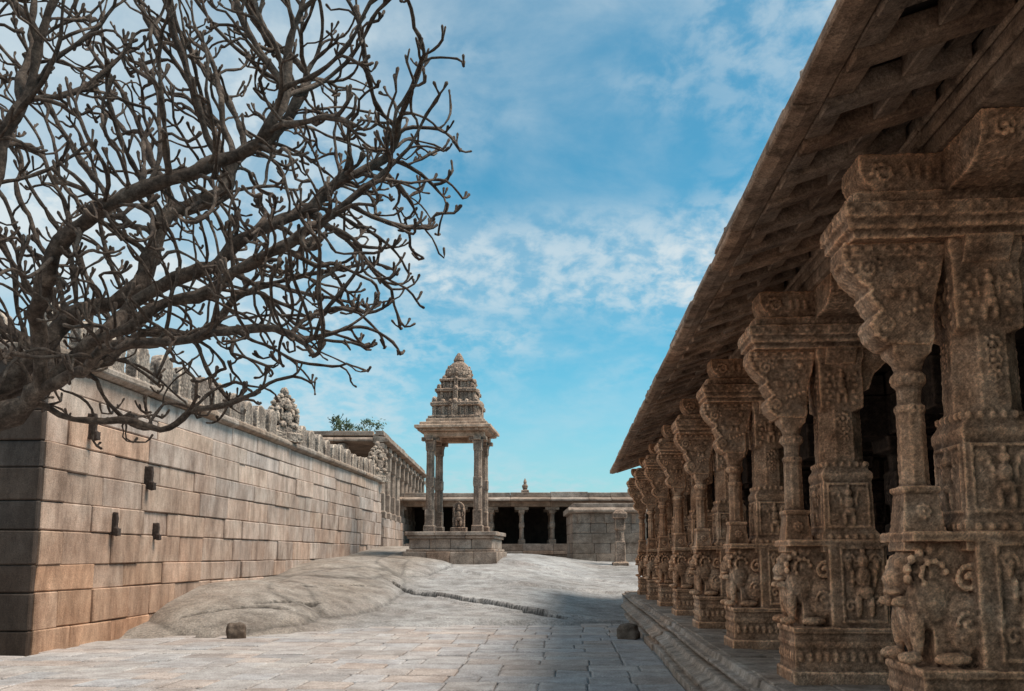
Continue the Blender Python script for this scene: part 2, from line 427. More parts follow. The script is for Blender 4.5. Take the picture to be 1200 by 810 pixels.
def figure(mb,c,n,h,ax):
    def P(a,b,z):
        return (c[0]+a,c[1]+n*b,c[2]+z) if ax=='t' else (c[0]+n*b,c[1]+a,c[2]+z)
    def R(a,b,z): return (a,b,z) if ax=='t' else (b,a,z)
    k=h/0.42
    mb.ball(P(0,0.01,0.36*k),R(0.04*k,0.035*k,0.045*k)); mb.ball(P(0,0.005,0.42*k),R(0.025*k,0.025*k,0.035*k),sub=1)
    mb.ball(P(0,0.005,0.25*k),R(0.055*k,0.04*k,0.075*k)); mb.ball(P(0.01*k,0.005,0.16*k),R(0.06*k,0.04*k,0.05*k))
    for sg in (-1,1):
        mb.ball(P(sg*0.045*k,0.0,0.08*k),R(0.027*k,0.032*k,0.09*k)); mb.ball(P(sg*0.08*k,0.0,0.26*k),R(0.022*k,0.025*k,0.07*k),sub=1)
        mb.ball(P(sg*0.10*k,0.0,0.34*k),R(0.02*k,0.02*k,0.05*k),sub=1)
def scroll(mb,c,n,r,ax,turns=1.6,th=0.02,flip=1):
    N=int(turns*13)
    for k in range(N):
        a=k/13*2*math.pi; rr=r*(1-k/N*0.85)
        u=rr*math.cos(a)*flip; z=rr*math.sin(a)
        mb.ball((c[0]+u,c[1]+n*0.002,c[2]+z) if ax=='t' else (c[0]+n*0.002,c[1]+u,c[2]+z),th,sub=1)
def rosette(mb,c,n,r,ax):
    for k in range(8):
        a=k*math.pi/4; u=r*math.cos(a); z=r*math.sin(a)
        mb.ball((c[0]+u,c[1],c[2]+z) if ax=='t' else (c[0],c[1]+u,c[2]+z),r*0.36,sub=1)
    mb.ball(c,r*0.5,sub=1)
def frame(mb,cu,cz,hw,hh,face,n,ax,th=0.018):
    for (a0,a1,z0,z1) in ((cu-hw,cu+hw,cz-hh,cz-hh+th),(cu-hw,cu+hw,cz+hh-th,cz+hh),(cu-hw,cu-hw+th,cz-hh,cz+hh),(cu+hw-th,cu+hw,cz-hh,cz+hh)):
        lo,hi=sorted((face-n*0.02,face+n*0.014))
        if ax=='t': mb.box(a0,a1,lo,hi,z0,z1)
        else: mb.box(lo,hi,a0,a1,z0,z1)
CS=0.57
mb=MB()
def slab(s0,s1,ht,z0,z1): mb.box(s0,s1,-ht,ht,z0,z1)
slab(-0.01,0.91,0.32,-0.03,0.10); slab(0.02,0.88,0.29,0.09,0.42)
slab(0.01,0.89,0.30,0.30,0.33); slab(0.005,0.895,0.305,0.41,0.45)
slab(0.36,0.87,0.27,0.44,1.12); slab(0.13,0.42,0.17,0.44,1.1)
slab(0.01,0.89,0.28,1.11,1.165)
for sg in (-1,1):
    for k in range(11): mb.ball((0.07+0.076*k,sg*0.29,0.215),(0.03,0.02,0.055),sub=1)
    frame(mb,0.65,0.80,0.19,0.31,sg*0.27,sg,'t'); figure(mb,(0.65,sg*0.275,0.54),sg,0.52,'t')
    scroll(mb,(0.53,sg*0.275,1.0),sg,0.05,'t',1.3,0.014); scroll(mb,(0.77,sg*0.275,1.0),sg,0.05,'t',1.3,0.014,-1)
    scroll(mb,(0.53,sg*0.275,0.62),sg,0.05,'t',1.3,0.013); scroll(mb,(0.77,sg*0.275,0.66),sg,0.05,'t',1.3,0.013,-1)
for k in range(7): mb.ball((0.02,-0.24+0.08*k,0.215),(0.02,0.03,0.055),sub=1)
ZS=1.22
def lb(c,r,sub=2): mb.ball((c[0],c[1],1.08-(1.08-c[2])*ZS),(r[0],r[1],r[2]*ZS) if not isinstance(r,(int,float)) else r,sub=sub)
lb((0.10,0,0.97),(0.14,0.15,0.125)); lb((0.0,0,0.94),(0.08,0.09,0.055)); lb((-0.02,0,0.885),(0.06,0.07,0.022))
for sg in (-1,1):
    lb((0.0,sg*0.065,1.01),0.034,1); lb((0.09,sg*0.14,1.04),(0.03,0.03,0.04),1)
    lb((0.13,sg*0.11,0.84),(0.13,0.1,0.13))
    lb((0.32,sg*0.14,0.75),(0.14,0.11,0.15))
    lb((0.05,sg*0.14,0.73),(0.045,0.05,0.12)); lb((0.0,sg*0.14,0.60),(0.075,0.05,0.03))
    lb((0.22,sg*0.20,0.60),(0.11,0.05,0.03))
    lb((-0.01,sg*0.11,0.84),(0.08,0.035,0.03),1)
    for k in range(10):
        a=-0.7+k*0.45; lb((0.14+0.13*math.cos(a),sg*0.15,0.96+0.105*math.sin(a)),0.03,1)
    for k in range(7):
        a=0.2+k*0.6; lb((0.15+0.07*math.cos(a),sg*0.18,0.96+0.06*math.sin(a)),0.022,1)
    scroll(mb,(0.33,sg*0.215,0.91),sg,0.085,'t',1.5,0.02)
    scroll(mb,(0.31,sg*0.24,0.68),sg,0.07,'t',1.3,0.016,-1)
for k in range(5): lb((-0.005+0.012*k,0,0.89-0.045*k),(0.03,0.06-0.004*k,0.02),1)
lb((0.12,0,0.78),(0.13,0.12,0.2))
ped=sculpt(mb,'lion_pedestal',0.0105,0.004,9,0)
# shaft
mb=MB()
mb.loft(CS,0,[(1.15,0.255,'s'),(1.31,0.255,'s'),(1.35,0.228,'s'),(1.80,0.218,'s'),(1.83,0.23,'s'),(1.86,0.23,'s'),(1.90,0.205,'s'),(1.99,0.20,'o'),(2.44,0.192,'o'),(2.48,0.197,'s'),(2.9,0.197,'s'),(2.96,0.215,'s'),(3.06,0.215,'s')])
for sg in (-1,1):
    for ax in 'ts':
        def C(u,z,off): return (CS+u,sg*off,z) if ax=='t' else (CS+sg*off,u,z)
        c0=CS if ax=='t' else 0
        f1=sg*0.222 if ax=='t' else CS+sg*0.222
        frame(mb,c0,1.575,0.185,0.20,f1,sg,ax,0.014)
        figure(mb,C(0,1.39,0.222),sg,0.35,ax)
        scroll(mb,C(-0.13,1.70,0.22),sg,0.038,ax,1.4,0.011); scroll(mb,C(0.13,1.70,0.22),sg,0.038,ax,1.4,0.011,-1)
        scroll(mb,C(-0.13,1.46,0.222),sg,0.036,ax,1.4,0.010); scroll(mb,C(0.13,1.46,0.222),sg,0.036,ax,1.4,0.010,-1)
        for q in range(4):
            rosette(mb,C(0,2.09+0.095*q,0.195),sg,0.028+0.006*q,ax)
        for u in (-0.075,0.075):
            for q in range(7): mb.ball(C(u,2.03+0.052*q,0.188),(0.014,0.014,0.022),sub=1)
        for q in range(6): mb.ball(C(-0.18+0.072*q,1.29,0.255),(0.028,0.018,0.03) if ax=='t' else (0.018,0.028,0.03),sub=1)
        for q in range(6): mb.ball(C(-0.17+0.068*q,1.95,0.2),(0.024,0.02,0.03),sub=1)
        # tall pointed leaf and small figure instead of repeated spirals
        figure(mb,C(0,2.52,0.197),sg,0.30,ax)
        for u in (-0.12,0.12):
            for q in range(6): mb.ball(C(u+(0.012 if q%2 else -0.012),2.52+0.055*q,0.197),(0.022,0.014,0.026) if ax=='t' else (0.014,0.022,0.026),sub=1)
shaft=sculpt(mb,'pillar_shaft',0.0105,0.0038,9,3)
# colonette
mb=MB(); cx=0.14
mb.loft(cx,0,[(1.15,0.135,'s'),(1.50,0.098,'s'),(1.505,0.112,'s'),(1.535,0.112,'s'),(1.54,0.082,'o'),(1.68,0.080,'o'),(1.98,0.076,'o'),(2.0,0.090,'c'),(2.03,0.090,'c'),(2.05,0.068,'c'),(2.14,0.072,'c'),(2.17,0.10,'c'),(2.22,0.104,'c'),(2.25,0.076,'c'),(2.30,0.095,'c'),(2.36,0.115,'s'),(2.43,0.125,'s')])
for k in range(8):
    a=k*math.pi/4; mb.ball((cx+0.094*math.cos(a),0.094*math.sin(a),2.195),0.022,sub=1)
for sg in (-1,1):
    rosette(mb,(cx,sg*0.118,1.385),sg,0.035,'t')
colo=sculpt(mb,'colonette',0.010,0.003,9,5)
# bracket
mb=MB()
br=[(-0.25,3.04),(-0.26,2.96),(-0.22,2.87),(-0.15,2.79),(-0.10,2.75),(-0.12,2.72),(-0.085,2.66),(-0.05,2.61),(-0.09,2.58),(-0.11,2.53),(-0.085,2.46),(-0.01,2.40),(0.24,2.39),(0.27,2.44),(0.27,2.54),(0.27,2.60),(0.38,3.04)]
mb.prism(br,-0.135,0.135,'y')
mb.prism([(p+0.025 if p<0 else p,z) for p,z in br],-0.10,0.10,'y')
mb.box(-0.20,0.38,-0.15,0.15,2.955,3.04)
for sg in (-1,1):
    for (p,z),(p2,z2) in zip(br[:11],br[1:12]):
        for q in (0.0,0.5):
            mb.ball((p+(p2-p)*q+0.02,sg*0.135,z+(z2-z)*q),0.015,sub=1)
    scroll(mb,(-0.10,sg*0.136,2.88),sg,0.07,'t',1.6,0.012)
    scroll(mb,(-0.01,sg*0.136,2.52),sg,0.05,'t',1.6,0.012,-1)
    # crouching bird / beast relief
    mb.ball((0.12,sg*0.13,2.80),(0.11,0.03,0.07)); mb.ball((0.22,sg*0.13,2.89),(0.035,0.03,0.04),sub=1); mb.ball((0.01,sg*0.13,2.72),(0.05,0.025,0.04),sub=1)
    mb.ball((0.10,sg*0.13,2.71),(0.03,0.025,0.05),sub=1); mb.ball((0.17,sg*0.13,2.70),(0.025,0.025,0.05),sub=1)
    for k in range(5): mb.ball((0.08+0.04*k,sg*0.135,2.58+0.015*k),0.013,sub=1)
    for k in range(7): mb.ball((-0.18+0.085*k,sg*0.15,3.0),(0.03,0.014,0.024),sub=1)
for k in range(4): mb.ball((-0.24+0.05*k,0,2.93-0.06*k),(0.028,0.10,0.022),sub=1)
for sg in (-1,1):
    mb.prism([(sg*0.15,2.86),(sg*0.21,2.89),(sg*0.23,2.94),(sg*0.27,2.99),(sg*0.28,3.04),(sg*0.1,3.04)],CS-0.14,CS+0.14,'x')
mb.prism([(CS+0.15,2.6),(CS+0.27,2.66),(CS+0.32,2.80),(CS+0.45,2.92),(CS+0.47,3.04),(CS+0.1,3.04)],-0.14,0.14,'y')
brk=sculpt(mb,'bracket',0.0105,0.0045,9,7)
# abacus + upper corbel
mb=MB()
mb.box(-0.22,1.10,-0.24,0.24,3.035,3.10); mb.box(-0.25,1.12,-0.27,0.27,3.09,3.15); mb.box(-0.27,1.14,-0.29,0.29,3.16,3.25)
mb.box(-0.24,1.12,-0.26,0.26,3.14,3.17); mb.box(-0.20,1.10,-0.23,0.23,3.24,3.34)
for k in range(14):
    for sg in (-1,1): mb.ball((-0.24+0.1*k,sg*0.285,3.205),(0.03,0.016,0.03),sub=1)
for k in range(6): mb.ball((-0.268,-0.24+0.096*k,3.205),(0.016,0.03,0.03),sub=1)
pts=[(0.5,3.33),(0.60,3.36),(0.68,3.42),(0.72,3.5),(0.73,3.60)]
mb.prism([(-p,z) for p,z in reversed(pts)]+pts,0.36,0.90,'x')
pts2=[(0.06,3.33),(-0.04,3.36),(-0.11,3.43),(-0.14,3.5),(-0.14,3.60)]
mb.prism(pts2+[(1.1,3.60),(1.1,3.33)],-0.18,0.18,'y')
for sg in (-1,1):
    scroll(mb,(0.0,sg*0.182,3.47),sg,0.07,'t',1.6,0.014,-1)
    for k in range(4): mb.ball((0.14+0.07*k,sg*0.182,3.47),(0.028,0.012,0.06),sub=1)
    for w in (0.48,0.78): rosette(mb,(w,sg*0.72,3.5),sg,0.05,'t')
abac=sculpt(mb,'capital_block',0.0125,0.006,8,9)

S0=1.96
rng=random.Random(3)
def pillar(t,s0):
    sh=put('pillar',shaft,M_col,hall,loc=(s0,t,PZ),smooth=True,rz=rng.uniform(-.015,.015))
    for nm,me in (('lion_pedestal',ped),('colonette',colo),('bracket',brk),('capital',abac)):
        o=put(nm,me,M_col,sh,smooth=True)
        if nm=='lion_pedestal': o.scale=(1,1,1.085)
    return sh
pts_t=[5.5+2.9*k for k in range(8)]
for k,t in enumerate(pts_t): pillar(t,S0)
mb=MB()
mb.loft(0,0,[(-0.02,0.36,'s'),(0.15,0.36,'s'),(0.2,0.3,'s'),(0.8,0.3,'s'),(0.82,0.25,'o'),(1.1,0.25,'o'),(1.12,0.27,'s'),(1.6,0.27,'s'),(1.62,0.24,'o'),(1.9,0.24,'o'),(1.92,0.26,'s'),(2.4,0.26,'s'),(2.45,0.22,'o'),(2.7,0.24,'o'),(2.75,0.36,'s'),(2.95,0.38,'s')])
mb.box(-0.3,0.3,-0.8,0.8,3.0,3.6); mb.box(-0.8,0.8,-0.3,0.3,2.94,3.597)
for sg in (-1,1):
    for ax in 'ts':
        for (z,h) in ((0.25,0.45),(1.15,0.4),(1.95,0.38)):
            figure(mb,(0,sg*0.27,z) if ax=='t' else (sg*0.27,0,z),sg,h,ax)
inner=sculpt(mb,'inner_pillar',0.022,0.008,7,4)
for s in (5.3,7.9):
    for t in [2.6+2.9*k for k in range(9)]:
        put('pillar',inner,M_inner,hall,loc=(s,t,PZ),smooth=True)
for s0,s1 in ((2.28,2.86),(5.0,5.6),(7.6,8.2)):
    t=-0.3-2.9
    while t<HT1:
        a=max(t,HT0); t1=min(t+2.9,HT1)
        mb=MB(); mb.box(s0+random.uniform(-.01,.01),s1,a+0.006,t1-0.006,PZ+3.605,PZ+3.98,random.uniform(0.65,0.95),jit=0.008)
        if s0<3:
            mb.box(s0-0.04,s0-0.003,a+0.006,t1-0.006,PZ+3.70,PZ+3.76,0.9); mb.box(s0-0.03,s0-0.003,a+0.006,t1-0.006,PZ+3.82,PZ+3.87,0.9)
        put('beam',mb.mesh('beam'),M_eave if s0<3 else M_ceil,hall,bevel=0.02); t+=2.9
for t in [2.6]+pts_t:
    for a,b in ((2.98,4.97),(5.63,7.57)):
        mb=MB(); mb.box(a,b,t-0.25,t+0.25,PZ+3.61,PZ+3.94,random.uniform(.8,1),jit=0.005)
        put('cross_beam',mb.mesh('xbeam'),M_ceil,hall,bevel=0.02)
mb=MB()
t=HT0
while t<HT1:
    w=random.uniform(0.7,1.1); t1=min(t+w,HT1)
    mb.box(2.4,9.3,t+0.008,t1-0.008,PZ+3.985+random.uniform(0,0.012),PZ+4.3,random.uniform(0.7,1.05)); t=t1
mb.box(2.4,9.35,HT0,HT1,PZ+4.31,PZ+4.75,0.9)
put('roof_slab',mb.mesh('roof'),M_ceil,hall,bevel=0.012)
# eave: coffered underside - ribs and deep square sockets
mb=MB(); md=MB()
EP=0.48; t=HT0
zin=PZ+3.93; zo=4.08
def under(s):
    k=(s-1.25)/(2.32-1.25); return zo+(zin-zo)*(max(k,0)**1.35)
def strip(m,s0,s1,a0,a1,d,tone,up=0.14):
    m.prism([(s0,under(s0)-d),(s1,under(s1)-d),(s1,under(s1)+up),(s0,under(s0)+up)],a0,a1,'y',tone,jit=0.005)
while t<HT1:
    t1=min(t+EP*2,HT1); tone=random.uniform(0.8,1.15); dj=random.uniform(-0.014,0.014); dz=random.uniform(-0.010,0.010)
    mb.prism([(1.25+dj,zo+dz),(1.34+dj,zo-0.012+dz),(1.44,under(1.44)-0.015),(1.44,zo+0.12),(1.25+dj,zo+0.06+dz)],t+0.006,t1-0.006,'y',tone*1.1,jit=0.006)
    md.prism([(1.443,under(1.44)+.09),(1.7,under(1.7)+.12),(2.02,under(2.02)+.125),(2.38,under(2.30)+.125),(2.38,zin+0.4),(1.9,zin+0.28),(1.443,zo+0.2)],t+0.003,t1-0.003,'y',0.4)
    for kk in range(2):
        a=t+kk*EP
        if a+EP>HT1: break
        tj=tone*random.uniform(0.85,1.15)
        strip(mb,1.445,2.255,a+0.005,a+0.17,0.045+random.uniform(-.01,.015),tj,0.09)   # rib
        strip(mb,1.445,1.60,a+0.172,a+EP-0.002,0.015,tone,0.085)
        strip(mb,1.86,2.00,a+0.172,a+EP-0.002,0.02,tone,0.12)
        strip(mb,2.10,2.255,a+0.172,a+EP-0.002,-0.03,tone*0.8,0.12)
    t=t1
put('eave',mb.mesh('eave'),M_eave,hall,bevel=0.01)
put('eave_back',md.mesh('eave_back'),M_dark,hall)  # socket backs coloured dark to stand in for deep shade
mb=MB(); t=HT0
while t<HT1:
    w=random.uniform(0.3,0.9); j=random.uniform(-0.025,0.02)
    mb.prism([(1.29+j,zo+0.078),(1.44,zo+0.135),(1.55,zo+0.255),(2.0,zin+0.33),(2.4,zin+0.45),(2.4,zin+0.5),(1.55,zo+0.29),(1.29+j,zo+0.11+random.uniform(0,.03))],t,t+w-0.008,'y',random.uniform(0.8,1.35),jit=0.004); t+=w
put('roof_edge',mb.mesh('roof_edge'),M_plinth,hall,bevel=0.008)
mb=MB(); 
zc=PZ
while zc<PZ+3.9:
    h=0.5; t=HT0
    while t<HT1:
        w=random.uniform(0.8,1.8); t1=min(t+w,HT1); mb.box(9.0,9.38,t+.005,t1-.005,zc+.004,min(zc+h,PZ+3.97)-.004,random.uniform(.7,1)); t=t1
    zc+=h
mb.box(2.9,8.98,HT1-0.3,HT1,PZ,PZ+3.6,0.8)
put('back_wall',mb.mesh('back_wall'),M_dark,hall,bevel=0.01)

# ------------------------------------------------------------------ shrine tower
TX,TY=-2.22,36.0; TZ=1.35
tw=thing('shrine_tower','free-standing four-pillared granite shrine with tiered tower on a plinth','shrine',loc=(TX,TY,TZ),rz=-0.10)
def blockband(mb,h,z0,z1,jit=0.008,tone=None,n=4):
    e=[-h+2*h*k/n for k in range(n+1)]
    for k in range(n):
        for sg in (-1,1):
            y0,y1=sorted((sg*h,sg*(h-0.4)))
            mb.box(e[k]+.006,e[k+1]-.006,y0,y1,z0+.004,z1-.004,tone,jit)
            a=max(e[k],-h+0.41); b=min(e[k+1],h-0.41)
            mb.box(y0,y1,a+.006,b-.006,z0+.004,z1-.004,tone,jit)
    mb.box(-h+0.3,h-0.3,-h+0.3,h-0.3,z0,z1-0.006,0.8)
mb=MB()
blockband(mb,1.84,-0.5,0.36); blockband(mb,1.74,0.36,0.46,n=3); blockband(mb,1.64,0.46,0.86); blockband(mb,1.72,0.86,0.98,n=3); blockband(mb,1.80,0.98,1.14,n=3)
put('plinth',mb.mesh('shrine_plinth'),M_back,tw,bevel=0.02)
mb=MB()
mb.loft(0,0,[(1.12,0.22,'s'),(1.38,0.22,'s'),(1.41,0.175,'s'),(2.0,0.175,'s'),(2.03,0.165,'o'),(2.9,0.162,'o'),(2.95,0.172,'s'),(3.3,0.172,'s'),(3.35,0.16,'o'),(4.35,0.155,'o'),(4.4,0.17,'s'),(4.65,0.175,'s'),(4.72,0.2,'s'),(4.8,0.2,'s')])
mb.box(-0.36,0.36,-0.14,0.14,4.78,4.93); mb.box(-0.14,0.14,-0.36,0.36,4.78,4.928)
pm=sculpt(mb,'shrine_column',0.018,0.005,5,2,tone=True)
for a in (-1,1):
    for b in (-1,1): put('column',pm,M_tower,tw,loc=(a*0.96,b*0.96,0),smooth=True)
mb=MB()
for sg in (-1,1):
    mb.box(-1.22,1.22,sg*0.96-0.18,sg*0.96+0.18,4.93,5.14,1.0); mb.box(sg*0.96-0.18,sg*0.96+0.18,-0.77,0.77,4.932,5.138,1.0)
mb.box(-1.38,1.38,-1.38,1.38,5.142,5.25,0.8); mb.box(-1.54,1.54,-1.54,1.54,5.252,5.38,1.0); mb.box(-1.36,1.36,-1.36,1.36,5.382,5.52,.8)
mb.box(-1.14,1.14,-1.14,1.14,5.522,5.68,.8)
for k in range(9):
    for sg in (-1,1):
        for q in (0,1):
            u=-1.28+0.32*k; y0,y1=sorted((sg*1.36,sg*1.44))
            if q: mb.box(y0,y1,u-.07,u+.07,5.15,5.25,.8)
            else: mb.box(u-.07,u+.07,y0,y1,5.15,5.25,.8)
put('canopy',mb.mesh('canopy'),M_tower,tw,bevel=0.02)
mb=MB()
mb.loft(0,0,[(5.6,1.08,'s'),(5.80,1.08,'s'),(5.81,0.96,'s'),(5.9,0.90,'s'),(6.22,0.88,'s'),(6.24,1.0,'s'),(6.36,1.01,'s'),(6.38,0.88,'s'),(6.46,0.78,'s'),(6.82,0.75,'s'),(6.84,0.85,'s'),(6.95,0.85,'s'),(6.98,0.70,'s'),(7.04,0.64,'s'),(7.28,0.61,'s'),(7.30,0.70,'s'),(7.39,0.69,'s'),(7.42,0.54,'o'),(7.50,0.52,'o'),(7.54,0.56,'c'),(7.64,0.58,'c'),(7.78,0.55,'c'),(7.94,0.47,'c'),(8.06,0.37,'c'),(8.16,0.26,'c'),(8.22,0.20,'c'),(8.28,0.23,'c'),(8.36,0.19,'c'),(8.5,0.11,'c'),(8.60,0.05,'c')])
for sg in (-1,1):
    for u in (-0.82,-0.48,-0.2,0.2,0.48,0.82):
        for q in (0,1):
            def B(u,w,d0,d1,z0,z1):
                a,b=sorted((sg*d0,sg*d1))
                if q: mb.box(a,b,u-w,u+w,z0,z1)
                else: mb.box(u-w,u+w,a,b,z0,z1)
            B(u,0.055,0.86,0.94,5.82,6.24)
            if abs(u)<0.8:
                c=(sg*0.92,u,6.40) if q else (u,sg*0.92,6.40)
                mb.ball(c,(0.08,0.08,0.1))
                B(u*1.2,0.045,0.72,0.79,6.44,6.84)
                B(u*1.05,0.04,0.60,0.66,7.0,7.3)
    for q in (0,1):
        for (d,z0,w,h) in ((0.94,5.84,0.12,0.56),(0.79,6.44,0.10,0.52),(0.65,7.0,0.08,0.4)):
            a,b=sorted((sg*(d-0.1),sg*(d+0.08)))
            if q: mb.box(a,b,-w,w,z0,z0+h)
            else: mb.box(-w,w,a,b,z0,z0+h)
            mb.ball((sg*d,0,z0+h) if q else (0,sg*d,z0+h),(w if not q else .1,w if q else .1,w*1.2))
    for w in (-1,1):
        mb.box(sg*0.85-0.1,sg*0.85+0.1,w*0.85-0.1,w*0.85+0.1,6.34,6.48); mb.ball((sg*0.85,w*0.85,6.50),(0.11,0.11,0.13))
        mb.box(sg*0.69-0.09,sg*0.69+0.09,w*0.69-0.09,w*0.69+0.09,6.92,7.04); mb.ball((sg*0.69,w*0.69,7.06),(0.1,0.1,0.12))
        mb.ball((sg*0.52,w*0.52,7.44),(0.09,0.09,0.12))
for k in range(12):
    a=k*math.pi/6
    for (z,r) in ((7.64,0.57),(7.8,0.53),(7.95,0.45)): mb.ball((r*math.cos(a),r*math.sin(a),z),(0.05,0.05,0.09),sub=1)
put('tiered_tower',sculpt(mb,'tiered_tower',0.018,0.018,5,6,tone=True),M_tower,tw,smooth=True)
st=thing('carved_stele','small carved upright stone standing on the shrine plinth','stele',loc=(TX+0.05,TY+0.1,TZ+1.14),rz=-0.1)
mb=MB(); mb.box(-0.32,0.32,-0.22,0.22,-0.02,0.2)
poly=[(-0.24,0.15)]+[(0.24*math.cos(math.pi-math.pi*k/10),0.95+0.3*math.sin(math.pi*k/10)) for k in range(11)]+[(0.24,0.15)]
mb.prism(poly,-0.1,0.1,'y'); figure(mb,(0,-0.11,0.25),-1,0.82,'t')
put('slab',sculpt(mb,'stele',0.02,0.012,6,3,tone=True),M_tower,st,smooth=True)

# ------------------------------------------------------------------ back hall
bh=thing('columned_hall','low flat-roofed granite hall with rows of plain columns behind the shrine','temple hall',loc=(0,50,1.2),rz=0.0)
mb=MB()
x=-9
while x<12:
    w=random.uniform(0.9,2)
    mb.box(x+.006,x+w-.006,0,0.5,-0.4,0.42,None,0.01); mb.box(x+.006,x+w-.006,-0.12,0.5,0.42,0.6,None,0.008); mb.box(x+.006,x+w-.006,0.04,0.5,0.6,1.0,None,0.008); x+=w
mb.box(-9,12.6,0.45,8,-0.4,1.0,0.8)
put('plinth',mb.mesh('bplinth'),M_back,bh,bevel=0.02)
mb=MB()
mb.loft(0,0,[(0.98,0.20,'s'),(1.25,0.20,'s'),(1.28,0.13,'o'),(1.9,0.12,'o'),(1.93,0.15,'s'),(2.2,0.15,'s'),(2.23,0.12,'o'),(2.7,0.12,'o'),(2.75,0.17,'s'),(2.95,0.18,'s')])
mb.box(-0.4,0.4,-0.16,0.16,2.93,3.12)
bc=mb.mesh('bcol')
x=-8.2
while x<12:
    for y in (0.5,3.2): put('column',bc,M_back,bh,loc=(x,y,0),bevel=0.02)
    x+=1.75
mb=MB(); x=-9
while x<12:
    w=random.uniform(1.2,2.4)
    mb.box(x+.006,x+w-.006,0.2,0.9,3.12,3.42,None,0.01)
    mb.prism([(-0.45,3.40),(0.3,3.42),(0.3,3.66),(-0.05,3.62),(-0.45,3.50)],x+.006,x+w-.006,'x',random.uniform(.8,1.1),jit=.01)
    mb.box(x+.006,x+w-.006,0.25,0.8,3.66,3.92+random.uniform(-.03,.03),None,0.01); x+=w
mb.box(-9,12.6,0.7,8,3.3,3.8,0.8)
put('roof',mb.mesh('broof'),M_back,bh,bevel=0.02)
mb=MB(); mb.box(-9,12.6,6,6.5,1,3.3,0.6); put('back_wall',mb.mesh('bwall'),M_dark,bh)
mb=MB(); mb.loft(0.75,0.5,[(3.8,0.22,'s'),(4.05,0.22,'s'),(4.1,0.1,'o'),(4.2,0.16,'c'),(4.32,0.17,'c'),(4.42,0.08,'c'),(4.55,0.1,'c'),(4.75,0.02,'c')])
put('finial',sculpt(mb,'finial',0.02,0.01,6,1,tone=True),M_tower,bh,smooth=True)

cb=thing('stone_annex','small solid granite block building with moulded cornice','stone building',loc=(4.75,44,1.0))
mb=MB()
z=-0.4
for h in (0.55,0.5,0.5,0.5,0.5,0.5):
    x=-1.75
    while x<1.7:
        w=random.uniform(0.7,1.3); x1=x+w if 1.75-(x+w)>0.4 else 1.75
        mb.box(x+.006,x1-.006,random.uniform(-.02,.01),0.4,z+.004,z+h-.004,random.uniform(.65,.95),0.008); x=x1
    y=0.41
    while y<4:
        w=random.uniform(.8,1.3); mb.box(-1.75,-1.4,y+.006,y+w-.006,z+.004,z+h-.004,None,.008); y+=w
    z+=h
mb.box(-1.5,1.7,0.3,4,-0.4,z-0.02,0.7)
put('wall',mb.mesh('cw'),M_back,cb,bevel=0.022)
mb=MB(); mb.prism([(-0.3,z+0.05),(-0.05,z),(4.2,z),(4.2,z+0.28),(-0.1,z+0.28),(-0.3,z+0.15)],-1.95,1.95,'x',1); mb.box(-1.7,1.7,0.05,4,z+.28,z+.5,0.9)
for k in range(5): mb.box(-1.5+k*.68,-1.3+k*.68,-.05,0.1,z-.5,z-.02,0.9)
put('cornice',mb.mesh('cc'),M_back,cb,bevel=0.02)
pl=thing('stone_pillar','short square granite pillar standing beside the annex','stone pillar',loc=(4.75,39,0.95))
mb=MB(); mb.loft(0,0,[(-0.3,0.34,'s'),(0.3,0.34,'s'),(0.35,0.22,'s'),(1.2,0.2,'s'),(1.25,0.18,'o'),(1.7,0.18,'o'),(1.75,0.22,'s'),(2.2,0.2,'s'),(2.25,0.3,'s'),(2.45,0.3,'s'),(2.6,0.15,'s')])
put('shaft',sculpt(mb,'sp',0.025,0.012,5,2,tone=True),M_tower,pl,smooth=True)

# ------------------------------------------------------------------ gate pavilion beyond the wall
gp=thing('gate_pavilion','raised flat-roofed granite pavilion with columns above a block wall','temple pavilion',loc=(-6.15,42.5,1.6),rz=0.0)
mb=MB()
z=-0.2
for h in (0.5,0.5,0.5,0.45):
    y=0
    while y<19.8:
        w=random.uniform(0.8,1.8); mb.box(-0.4,random.uniform(-.01,.02),y+.006,y+w-.006,z+.004,z+h-.004,random.uniform(.7,1.1),.008); y+=w
    x=-0.41
    while x>-9.5:
        w=random.uniform(0.8,1.6); mb.box(x-w+.006,x-.006,0.0,0.4,z+.004,z+h-.004,random.uniform(.7,1.05),.008); x-=w
    z+=h
mb.box(-9.5,-0.3,0.3,20,-.2,z-.01,.6)
put('base_wall',mb.mesh('gw'),M_wall,gp,bevel=0.018)
mb=MB(); mb.loft(0,0,[(z-.02,0.26,'s'),(z+.3,0.26,'s'),(z+.35,0.19,'s'),(z+1.2,0.18,'s'),(z+1.25,0.16,'o'),(z+2.4,0.16,'o'),(z+2.45,0.19,'s'),(z+3.1,0.19,'s'),(z+3.2,0.26,'s'),(z+3.35,0.26,'s')])
mb.box(-.17,.17,-.5,.5,z+3.33,z+3.6); mb.box(-.4,.2,-.17,.17,z+3.332,z+3.598)
gc=mb.mesh('gcol')
for k in range(11):
    put('column',gc,M_back,gp,loc=(-0.22,0.3+k*1.9,0),bevel=.02)
for k in range(1,5): put('column',gc,M_back,gp,loc=(-0.22-k*1.9,0.3,0),bevel=.02)
mb=MB(); zt=z+3.6
y=-0.2
while y<20:
    w=random.uniform(1,2); mb.prism([(0.2,zt+.08),(-0.6,zt),(-0.6,zt+.4),(0.0,zt+.3),(0.2,zt+.18)],y+.006,y+w-.006,'y',random.uniform(.8,1.1))
    mb.box(-.5,-.08,y+.006,y+w-.006,zt+.38,zt+.62+random.uniform(-.04,.04),None,.01); y+=w
x=-0.6
